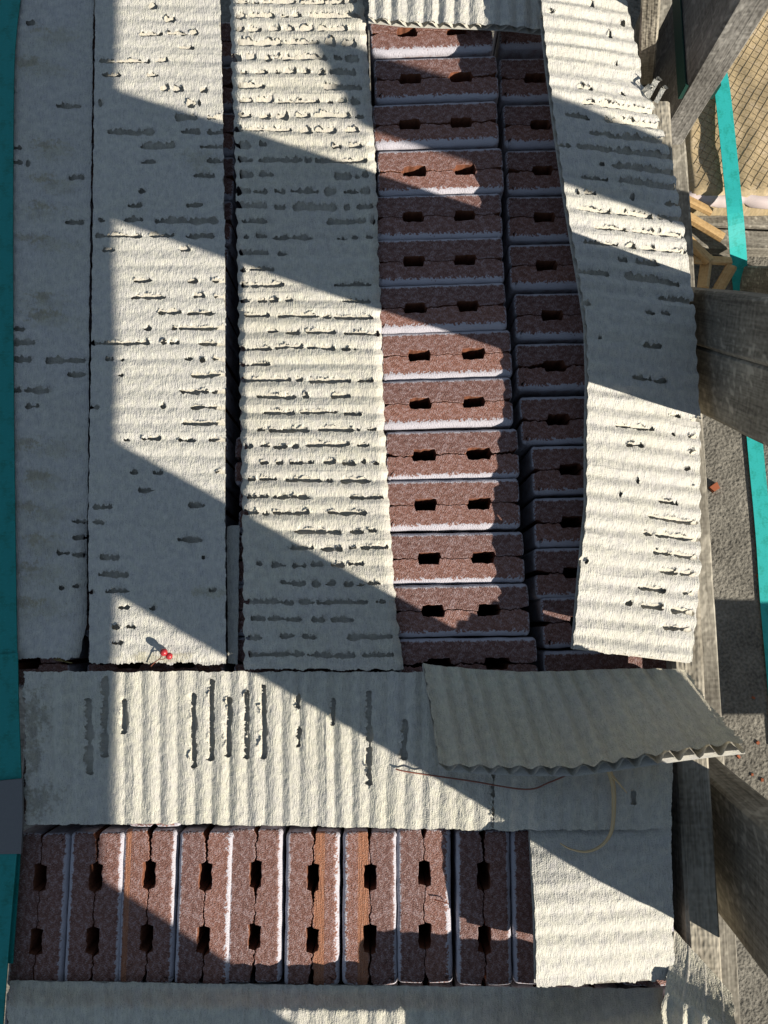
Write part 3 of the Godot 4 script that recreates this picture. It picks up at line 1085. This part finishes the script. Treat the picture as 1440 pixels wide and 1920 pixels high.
	# E: curled white strip
	var tE := [[1085, 1110, 165], [1093, 1130, 187], [1063, 1103, 213], [1130, 1238, 211, 1.7], [1107, 1138, 243], [1140, 1245, 241, 1.7], [1047, 1067, 266], [1087, 1131, 266], [1143, 1245, 266, 1.6], [1088, 1256, 295, 1.6], [1093, 1135, 321], [1153, 1261, 323, 1.6], [1167, 1263, 352, 1.5], [1103, 1120, 376], [1250, 1270, 380], [1087, 1147, 398], [1160, 1223, 404], [1237, 1275, 407], [1120, 1153, 430], [1160, 1280, 433, 0.8], [1098, 1157, 457], [1177, 1193, 457], [1207, 1283, 462],
		[1163, 1175, 485], [1195, 1237, 487], [1123, 1137, 505], [1200, 1270, 513], [1080, 1143, 527], [1178, 1255, 535, 1.6], [1237, 1300, 566], [1207, 1237, 650], [1190, 1220, 703], [1240, 1247, 703], [1297, 1310, 777], [1260, 1275, 770], [1157, 1227, 793], [1177, 1207, 850], [1240, 1270, 945],
		[1220, 1267, 973], [1270, 1308, 983], [1233, 1310, 1012], [1230, 1253, 1043], [1273, 1307, 1047], [1240, 1270, 1082], [1280, 1302, 1078], [1203, 1247, 1107], [1283, 1300, 1112], [1177, 1185, 1125], [1207, 1245, 1132], [1262, 1300, 1140], [1248, 1295, 1173]]
	cardboard("cardboard_strip", "bright white ribbed cardboard strip curling up off the shaded bricks",
		down_strip([Vector2(-60, 1005), Vector2(0, 1012), Vector2(130, 1026), Vector2(260, 1043), Vector2(400, 1064), Vector2(545, 1088), Vector2(620, 1099), Vector2(720, 1102), Vector2(840, 1100), Vector2(960, 1100), Vector2(1080, 1088), Vector2(1250, 1072)],
			[Vector2(-60, 1165), Vector2(0, 1178), Vector2(110, 1202), Vector2(140, 1200), Vector2(190, 1228), Vector2(280, 1258), Vector2(420, 1284), Vector2(560, 1303), Vector2(780, 1314), Vector2(1050, 1314), Vector2(1250, 1296)], -60, 1232, 26, func(u, v): return 27.0 - 15.0 * u - 4.0 * u * u + 2.5 * sin(v * 7.0) - 8.0 * maxf(0.0, (v - 0.85) / 0.15) * (1.0 - u)),
		{"seed": 5, "amp": 0.62, "warp": 0.9, "pitch": 9.3, "tears": tE, "short": true, "density": func(u, v): return 0.22 if u > 0.55 else (0.12 if v < 0.45 else 0.06), "cusp": 0.3, "tint": Color(0.97, 0.97, 0.975), "rag": [0.35, 0.6, 1.0, 2.0], "depth": 3.4, "inset": 0.35})
	var es := get_child(get_child_count() - 1) as Node3D
	for q in [[1214, 182, 1232, 150, 0.0032], [1230, 192, 1244, 166, 0.0026], [1206, 172, 1222, 164, 0.0024]]:
		var e0 := U(q[0], q[1], 0.0125)
		var e1 := U(q[2], q[3], 0.0165)
		var mm := (e0 + e1) / 2 + Vector3(0.0, 0.003, 0.0)
		var w := part("torn_shred", band_mesh(smooth_path([e0, mm, e1, e1 + Vector3(0.0012, 0.002, 0.0006)], 5), Vector3(0.85, 0.1, 0.5), q[4], 0.0003), M.liner, es)
		w.position = -es.position
	# H: cross strip
	var tH := [[1313, 1450, 168, 1.8], [1270, 1417, 200, 1.6], [1313, 1373, 229, 1.9], [1303, 1437, 367, 1.5], [1277, 1423, 398, 1.6], [1310, 1417, 432, 1.5], [1297, 1420, 467, 1.5], [1288, 1420, 497, 1.7], [1303, 1327, 560], [1367, 1397, 556], [1313, 1357, 632], [1297, 1470, 690, 1.4], [1352, 1423, 757, 1.5], [1485, 1506, 1205, 1.2], [1440, 1550, 925, 0.7]]
	cardboard("cardboard_strip", "wide cross strip of grey ribbed cardboard with long upright tears",
		across_strip([Vector2(40, 1257), Vector2(500, 1258), Vector2(800, 1258), Vector2(1260, 1262)], [Vector2(40, 1548), Vector2(300, 1546), Vector2(640, 1552), Vector2(960, 1559), Vector2(1260, 1556)], 42, 1262, func(u, v): return 5.2 + 1.2 * u + (9.0 * smoothstep(0.72, 0.80, v) + 8.0 * maxf(0.0, v - 0.9)) * smoothstep(0.25, 0.85, u)),
		{"seed": 6, "vertical": true, "amp": 0.5, "warp": 0.6, "pitch": 9.2, "tears": tH, "rag": [0.8, 0.8, 2.5, 0.8], "depth": 3.2, "tint": Color(0.97, 0.965, 0.93),
		"stains": [stain(60, 1380, 8, 30, 0.7, Color(0.45, 0.43, 0.36)), stain(75, 1500, 12, 9, 0.6, Color(0.42, 0.40, 0.34))]})
	# F2: bright flap over the open row
	cardboard("cardboard_flap", "bright white cardboard flap with a rough sawn end over the open brick row",
		down_strip([Vector2(1490, 990), Vector2(1560, 992), Vector2(1700, 1003), Vector2(1850, 1006)], [Vector2(1490, 1256), Vector2(1560, 1259), Vector2(1700, 1263), Vector2(1850, 1265)], 1490, 1846, -16, func(u, v): return 7.0 + (16.0 * (1.0 - u) + 3.0) * smoothstep(-0.1, 0.6, v) - 3.0 * maxf(0.0, v - 0.8) / 0.2),
		{"seed": 8, "amp": 0.3, "warp": 0.5, "pitch": 9.6, "cusp": 0.5, "tint": Color(0.98, 0.985, 0.99), "rag": [0.4, 0.9, 1.0, 1.8], "depth": 3.0, "inset": 0.5})
	# F1: folded flap in the shade; tan inside, tint also warmed for missing sky light
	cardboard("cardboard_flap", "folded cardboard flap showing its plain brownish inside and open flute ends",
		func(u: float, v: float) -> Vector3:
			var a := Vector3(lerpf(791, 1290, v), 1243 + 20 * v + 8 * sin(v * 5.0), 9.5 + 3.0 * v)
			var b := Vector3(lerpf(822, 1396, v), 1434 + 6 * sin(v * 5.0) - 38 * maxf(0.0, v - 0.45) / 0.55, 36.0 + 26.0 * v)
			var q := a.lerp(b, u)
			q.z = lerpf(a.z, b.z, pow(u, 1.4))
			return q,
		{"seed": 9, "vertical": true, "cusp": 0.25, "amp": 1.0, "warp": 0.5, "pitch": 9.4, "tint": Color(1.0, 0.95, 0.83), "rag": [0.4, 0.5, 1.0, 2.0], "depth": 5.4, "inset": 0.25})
	# T: scalloped edge at the top
	cardboard("cardboard_strip", "ribbed cardboard end with a scalloped edge over the first bare brick",
		across_strip([Vector2(680, -120), Vector2(1030, -120)], [Vector2(690, 34), Vector2(760, 42), Vector2(880, 46), Vector2(960, 50), Vector2(1030, 58)], 690, 1028, func(u, v): return 7.0 + 5.0 * u - 2.0 * v),
		{"seed": 10, "vertical": true, "amp": 0.8, "warp": 0.7, "pitch": 9.2, "rag": [0.4, 0.7, 1.0, 0.5], "depth": 3.6, "inset": 0.4})
	# G: sagging strip at the bottom
	cardboard("cardboard_strip", "shaded greenish grey cardboard strip rising below the open brick row",
		across_strip([Vector2(0, 1838), Vector2(600, 1846), Vector2(1250, 1852)], [Vector2(0, 2050), Vector2(1250, 2050)], 12, 1246, func(u, v): return 3.4 + lerpf(10.5 * smoothstep(0.02, 0.26, u) + 1.5 * u, 38.0 * smoothstep(-0.1, 0.9, u) - 1.1, smoothstep(0.6, 0.78, v)) + 0.8 * sin(v * 11.0)),
		{"seed": 11, "vertical": true, "amp": 0.36, "warp": 0.8, "pitch": 9.2, "tint": Color(0.98, 0.97, 0.92), "rag": [0.6, 0.8, 1.5, 1.0], "depth": 3.0})
	# K: crumpled corner
	cardboard("cardboard_corner", "crumpled cardboard corner bent up at the crate rail, smooth on its slope",
		func(u: float, v: float) -> Vector3:
			var a := Vector3(lerpf(1262, 1374, v), lerpf(1740, 1864, v), 1.5 + 9.0 * v)
			var b := Vector3(lerpf(1232, 1398, v), lerpf(1945, 1995, v), 6.0 + 12.0 * v)
			var q := a.lerp(b, u)
			var ridge := 13.0 + 18.0 * v
			q.z = lerpf(a.z, ridge, u / 0.58) if u < 0.58 else lerpf(ridge, b.z, (u - 0.58) / 0.42)
			return q,
		{"seed": 12, "vertical": true, "amp": 1.3, "cusp": 0.2, "ampf": func(u, _v): return smoothstep(0.55, 0.7, u), "warp": 0.7, "pitch": 9.2, "tint": Color(0.97, 0.95, 0.87), "rag": [0.4, 0.8, 0.8, 2.2], "depth": 2.2, "inset": 0.6})

# ------------------------------------------------------------------ straps
func build_straps() -> void:
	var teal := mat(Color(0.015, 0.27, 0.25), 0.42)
	var st_img := Image.create(128, 128, false, Image.FORMAT_L8)
	for y in 128:
		for x in 128:
			st_img.set_pixel(x, y, Color.from_hsv(0, 0, 0.5 + 0.25 * sin(y * TAU / 8.0) + 0.2 * n2(x * 30.0, y * 30.0)))
	relief(teal, tex(st_img), 0.006)
	var sc := Image.create(512, 256, false, Image.FORMAT_RGB8)
	for y in 256:
		for x in 512:
			var a := n2(x * 1.2, y * 5.0) + 0.6 * n2(x * 9.0 + 70.0, y * 9.0)
			var sp := n2(x * 22.0, y * 22.0 + 300.0)
			var c := Color(0.92, 0.92, 0.92).lerp(Color(0.72, 0.78, 0.74), clampf(a * 0.9, 0, 1))
			if sp > 0.52:
				c = Color(1.0, 1.0, 1.0)
			sc.set_pixel(x, y, c)
	teal.albedo_texture = tex(sc)
	var right := [[-60, 44], [0, 39], [60, 32], [150, 27], [400, 25], [700, 26], [960, 29], [1230, 33], [1400, 38], [1480, 40]]
	var pts := []
	for p in right:
		var e: Vector3 = U(p[1], p[0], 0.0058)
		pts.append(e - Vector3(0.0125, 0, 0))
	var s := thing("packing_strap", "wide teal packing strap running over the stained cardboard strip", "strap", U(10, 700, 0.0))
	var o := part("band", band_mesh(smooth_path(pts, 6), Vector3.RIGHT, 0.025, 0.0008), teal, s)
	o.position = -s.position
	var p2 := []
	for p in [[1228, 34], [1330, 36], [1440, 40], [1500, 42]]:
		p2.append(U(p[1], p[0], 0.0069) - Vector3(0.0125, 0, 0))
	o = part("overlapping_end", band_mesh(smooth_path(p2, 4), Vector3.RIGHT, 0.025, 0.0008), teal, s)
	o.position = -s.position
	var p3 := []
	for p in [[1560, 36], [1620, 31], [1700, 24], [1800, 16], [1960, 4]]:
		p3.append(U(p[1], p[0], 0.0085) - Vector3(0.0125, 0, 0))
	o = part("band", band_mesh(smooth_path(p3, 4), Vector3.RIGHT, 0.025, 0.0008), teal, s)
	o.position = -s.position
	var p4 := []
	for p in [[1560, 40], [1620, 38], [1720, 31], [1805, 25]]:
		p4.append(U(p[1], p[0], 0.0045) - Vector3(0.0125, 0, 0))
	o = part("band", band_mesh(smooth_path(p4, 4), Vector3.RIGHT, 0.025, 0.0008), teal, s)
	o.position = -s.position
	# seal: folded metal sleeve
	var metal := mat(Color(0.16, 0.16, 0.16), 0.6)
	metal.metallic = 0.35
	relief(metal, M.paper_h, 0.03)
	var sl := thing("strap_seal", "dull grey metal seal crimped round the teal strap", "seal", U(10, 1530, 0.005))
	var q := []
	for p in [[1464, 44], [1530, 45], [1600, 42]]:
		q.append(U(p[1], p[0], 0.0082) - Vector3(0.0142, 0, 0))
	o = part("sleeve", band_mesh(smooth_path(q, 3), Vector3.RIGHT, 0.0284, 0.0016), metal, sl)
	o.position = -sl.position
	# dark green strap round the thick post
	var gs := thing("strap_loop", "dark green strap wrapped round the rough thick post", "strap", Vector3(0.2097, -0.055, -0.3305))
	for f in [[0.0113, 0.0, 0.0008, 0.0798], [-0.0113, 0.0, 0.0008, 0.0798], [0.0, 0.0397, 0.0234, 0.0008], [0.0, -0.0397, 0.0234, 0.0008]]:
		var bm := BoxMesh.new()
		bm.size = Vector3(f[2], 0.013, f[3])
		var w := part("band", bm, mat(Color(0.012, 0.045, 0.035), 0.5), gs)
		w.position = Vector3(f[0], 0, f[1])
	# strap on the ground beyond the crate
	var p5 := []
	for p in [[90, 1340], [170, 1354], [280, 1366], [340, 1372], [400, 1378], [450, 1382], [500, 1386], [545, 1389], [620, 1397], [700, 1404], [840, 1416], [1000, 1431], [1130, 1440], [1260, 1452], [1400, 1462]]:
		var hh := GROUND + 0.002 + 0.052 * smoothstep(560.0, 392.0, p[0])
		p5.append(U(p[1], p[0], hh))
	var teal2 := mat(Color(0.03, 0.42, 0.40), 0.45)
	teal2.albedo_texture = teal.albedo_texture
	var s2 := thing("packing_strap", "bright teal strap lying on the ground beyond the crate slats", "strap", U(1400, 800, GROUND))
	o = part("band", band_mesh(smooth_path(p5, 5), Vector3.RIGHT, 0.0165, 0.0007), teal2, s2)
	o.position = -s2.position

# ------------------------------------------------------------------ small things
func tube_thing(called: String, label: String, category: String, ctrl: Array, r0: float, r1: float, m: Material, flat := 1.0) -> Node3D:
	var t := thing(called, label, category, ctrl[0])
	var o := part("stem", tube_mesh(smooth_path(ctrl, 8), r0, r1, 7, flat), m, t)
	o.position = -t.position
	return t

func build_small() -> void:
	# berries
	var red := mat(Color(0.32, 0.02, 0.025), 0.22)
	red.clearcoat_enabled = true
	red.clearcoat = 0.5
	var stem := mat(Color(0.16, 0.05, 0.03), 0.7)
	var b := thing("berry_sprig", "two glossy red berries on a thin dark stem lying on the cardboard", "berries", U(290, 1248, 0.004))
	var sm := SphereMesh.new()
	sm.radius = 0.0020
	sm.height = 0.0040
	sm.radial_segments = 24
	sm.rings = 14
	for p in [[307, 1223, 0.0098, 1.0], [317, 1230, 0.0082, 0.92]]:
		var o := part("berry", sm, red, b)
		o.position = U(p[0], p[1], p[2]) - b.position
		o.scale = Vector3.ONE * p[3]
	var o2 := part("stem", tube_mesh(smooth_path([U(283, 1249, 0.0058), U(290, 1242, 0.0068), U(298, 1236, 0.0082), U(306, 1228, 0.0085)]), 0.00028, 0.0002, 6), stem, b)
	o2.position = -b.position
	o2 = part("stem", tube_mesh(smooth_path([U(298, 1236, 0.0082), U(306, 1236, 0.0088), U(315, 1231, 0.0082)]), 0.0002, 0.0002, 6), stem, b)
	o2.position = -b.position
	# dry stalk and grass blade
	var redst := mat(Color(0.22, 0.085, 0.06), 0.7)
	tube_thing("dry_stalk", "thin reddish dry stalk bent under the open flute ends", "stalk", [U(742, 1442, 0.0075), U(770, 1448, 0.0085), U(880, 1464, 0.009), U(985, 1480, 0.0155), U(1030, 1467, 0.017), U(1080, 1446, 0.019)], 0.0004, 0.00035, redst)
	var straw := mat(Color(0.60, 0.46, 0.26), 0.75)
	tube_thing("grass_blade", "curled dry yellow grass blade hanging over the cross strip edge", "grass blade", [U(1143, 1446, 0.020), U(1150, 1475, 0.0205), U(1151, 1520, 0.0215), U(1146, 1560, 0.022), U(1128, 1585, 0.022), U(1100, 1597, 0.022), U(1070, 1592, 0.021), U(1050, 1581, 0.018)], 0.0014, 0.0003, straw, 0.3)
	tube_thing("grass_blade", "short dry grass sliver leaning out below the flap", "grass blade", [U(1146, 1452, 0.020), U(1158, 1466, 0.0215), U(1176, 1487, 0.0185)], 0.0008, 0.0002, straw, 0.3)
	tube_thing("pine_needle", "single thin dark needle lying across an open row brick", "needle", [U(815, 1687, 0.001), U(838, 1693, 0.0016), U(840, 1696, 0.001)], 0.0003, 0.0002, stem)
	# moss tuft in the gap
	var moss := mat(Color(0.20, 0.16, 0.06), 0.9)
	var t := thing("moss_tuft", "small dry brown moss tuft in the gap at the strip end", "moss", U(122, 1240, 0.0))
	for k in 9:
		var a := rng.randf() * TAU
		var p := U(122, 1240, 0.001)
		var e := p + Vector3(cos(a) * rng.randf_range(0.002, 0.006), rng.randf_range(0.001, 0.004), sin(a) * rng.randf_range(0.001, 0.003))
		var o := part("sprig", tube_mesh([p, (p + e) / 2 + Vector3(0, 0.0012, 0), e], 0.0004, 0.0002, 5), moss, t)
		o.position = -t.position
	# brick chips on the ground
	var chip := mat(Color(0.30, 0.095, 0.045), 0.9)
	for c in [[1337, 914, 0.0055], [1322, 1185, 0.002], [1412, 1308, 0.0018], [1384, 1418, 0.0022], [1420, 1392, 0.002], [1357, 1730, 0.004], [1385, 1750, 0.0024], [1420, 1080, 0.0018], [1410, 1452, 0.0016], [1428, 1462, 0.002]]:
		var st := SurfaceTool.new()
		st.begin(Mesh.PRIMITIVE_TRIANGLES)
		var pts := []
		for k in 8:
			pts.append(Vector3((1 if k & 1 else -1) * rng.randf_range(0.6, 1.0), (1 if k & 2 else -1) * rng.randf_range(0.3, 0.5), (1 if k & 4 else -1) * rng.randf_range(0.45, 0.8)) * c[2])
		for f in [[0, 1, 3, 2], [4, 6, 7, 5], [0, 4, 5, 1], [2, 3, 7, 6], [0, 2, 6, 4], [1, 5, 7, 3]]:
			quad(st, pts[f[0]], pts[f[1]], pts[f[2]], pts[f[3]], Vector2.ZERO, Vector2.RIGHT, Vector2.ONE, Vector2.DOWN)
		var o := part("brick_chip", st.commit(), chip, self)
		o.position = U(c[0], c[1], GROUND) + Vector3(0, c[2] * 0.45, 0)
		o.rotation.y = rng.randf() * TAU
		var big: bool = c[2] > 0.005
		tag(o, "larger orange brick chip on the ground beyond the crate" if big else "tiny orange brick crumb on the ground beyond the crate", "brick chip", "brick chips" if big else "brick crumbs")
	build_background()

func build_background() -> void:
	# netted bale beyond the crate
	var body := mat(Color(0.42, 0.28, 0.10), 0.6)
	var img := Image.create(256, 256, false, Image.FORMAT_RGB8)
	for y in 256:
		for x in 256:
			var a := n2(x * 3.0, y * 3.0)
			var d := n2(x * 14.0 + 40.0, y * 14.0)
			var w := clampf(0.45 * a + 0.35 * d - 0.1, 0, 1)
			img.set_pixel(x, y, Color(0.34 + 0.10 * d, 0.265 + 0.07 * d, 0.155 + 0.03 * d).lerp(Color(0.46, 0.39, 0.32), w).linear_to_srgb())
	body.albedo_color = Color.WHITE
	body.albedo_texture = tex(img)
	var top := GROUND + 0.045
	var c0 := U(1250, -160, top)
	var c1 := U(1640, 388, top)
	var bale := thing("netted_bale", "golden brown bale wrapped in film under a square net", "bale", Vector3((c0.x + c1.x) / 2, GROUND, (c0.z + c1.z) / 2))
	var v := PackedVector3Array()
	var n := PackedVector3Array()
	var uv := PackedVector2Array()
	var ix := PackedInt32Array()
	var G := 60
	for j in G + 1:
		for i in G + 1:
			var fx := float(i) / G
			var fz := float(j) / G
			var ed := minf(minf(fx, 1 - fx), minf(fz, 1 - fz))
			var h := top + 0.004 * n2(fx * 400.0, fz * 400.0) - 0.045 * pow(clampf(1.0 - ed / 0.06, 0, 1), 2.5)
			v.append(Vector3(lerpf(c0.x, c1.x, fx), h, lerpf(c0.z, c1.z, fz)) - bale.position)
			n.append(Vector3.UP)
			uv.append(Vector2(lerpf(c0.x, c1.x, fx), lerpf(c0.z, c1.z, fz)) * 8.0)
	for j in G:
		for i in G:
			var a := j * (G + 1) + i
			ix.append_array([a, a + 1, a + G + 2, a, a + G + 2, a + G + 1])
	for j in G + 1:
		for i in G + 1:
			var nn := (v[mini(j + 1, G) * (G + 1) + i] - v[maxi(j - 1, 0) * (G + 1) + i]).cross(v[j * (G + 1) + mini(i + 1, G)] - v[j * (G + 1) + maxi(i - 1, 0)]).normalized()
			n[j * (G + 1) + i] = nn if nn.y > 0 else -nn
	part("body", arr_mesh(v, n, uv, ix), body, bale)
	var net := SurfaceTool.new()
	net.begin(Mesh.PRIMITIVE_TRIANGLES)
	var cen := (c0 + c1) / 2
	for dir in 2:
		var d := Vector3(cos(0.55), 0, sin(0.55)) if dir == 0 else Vector3(-sin(0.55), 0, cos(0.55))
		var s := Vector3(-d.z, 0, d.x)
		for k in range(-42, 43):
			var p := []
			for q in range(-30, 31):
				var w := cen + d * (q * 0.008) + s * (k * 0.0078)
				if w.x > c0.x + 0.012 and w.x < c1.x - 0.012 and w.z > c0.z + 0.018 and w.z < c1.z - 0.018:
					var fx := (w.x - c0.x) / (c1.x - c0.x)
					var fz := (w.z - c0.z) / (c1.z - c0.z)
					p.append(Vector3(w.x, top + 0.004 * n2(fx * 400.0, fz * 400.0) + 0.0004 - 0.045 * pow(clampf(1.0 - minf(minf(fx, 1 - fx), minf(fz, 1 - fz)) / 0.06, 0, 1), 2.5), w.z) - bale.position)
			if p.size() > 2:
				net.append_from(tube_mesh(p, 0.00024, 0.00024, 4), 0, Transform3D())
	var nm := part("net", net.commit(), mat(Color(0.27, 0.21, 0.125), 0.6), bale)
	nm.set_meta("kind", "stuff")
	# pale folded film along its edge
	var film := mat(Color(0.48, 0.41, 0.40), 0.4)
	var fp := []
	for k in 22:
		var x := 1270.0 + k * 16.0
		fp.append(U(x, 372 + 10.0 * n2(x * 3.0, 1.0) + 0.02 * (x - 1270.0), GROUND + 0.036) - bale.position)
	part("film_edge", tube_mesh(fp, 0.009, 0.008, 9, 0.8), film, bale)
	# grey planks on the ground in front of the bale
	for k in 2:
		var pk := thing("old_plank", ["grey weathered plank on the ground along the netted bale", "grey weathered plank on the ground under the split sticks"][k], "plank", U(1400, 415 + k * 50, GROUND))
		put_board("plank", U(1255, 402 + k * 50, GROUND + 0.011), U(1640, 418 + k * 46, GROUND + 0.011), Vector3.BACK, 0.030 if k == 0 else 0.022, 0.018, M.wood, 80 + k, pk)
	# split sticks
	for s in [[1268, 365, 1334, 398, 0.009, 0.035], [1270, 395, 1355, 446, 0.010, 0.034], [1270, 430, 1330, 490, 0.011, 0.036], [1300, 487, 1370, 490, 0.008, 0.03], [1326, 480, 1318, 540, 0.011, 0.026], [1371, 500, 1335, 562, 0.011, 0.026]]:
		var a := U(s[0], s[1], GROUND + s[5] + 0.012)
		var e := U(s[2], s[3], GROUND + s[5] + 0.012 - 0.004)
		var th := thing("split_stick", "yellow split wooden stick in the heap beyond the crate", "stick", (a + e) / 2 - Vector3(0, 0.006, 0), "split sticks in the heap")
		put_board("stick", a, e, Vector3(0.3, 0.2, 1), s[4], s[4] * 0.7, M.wood_fresh, int(s[0]), th)
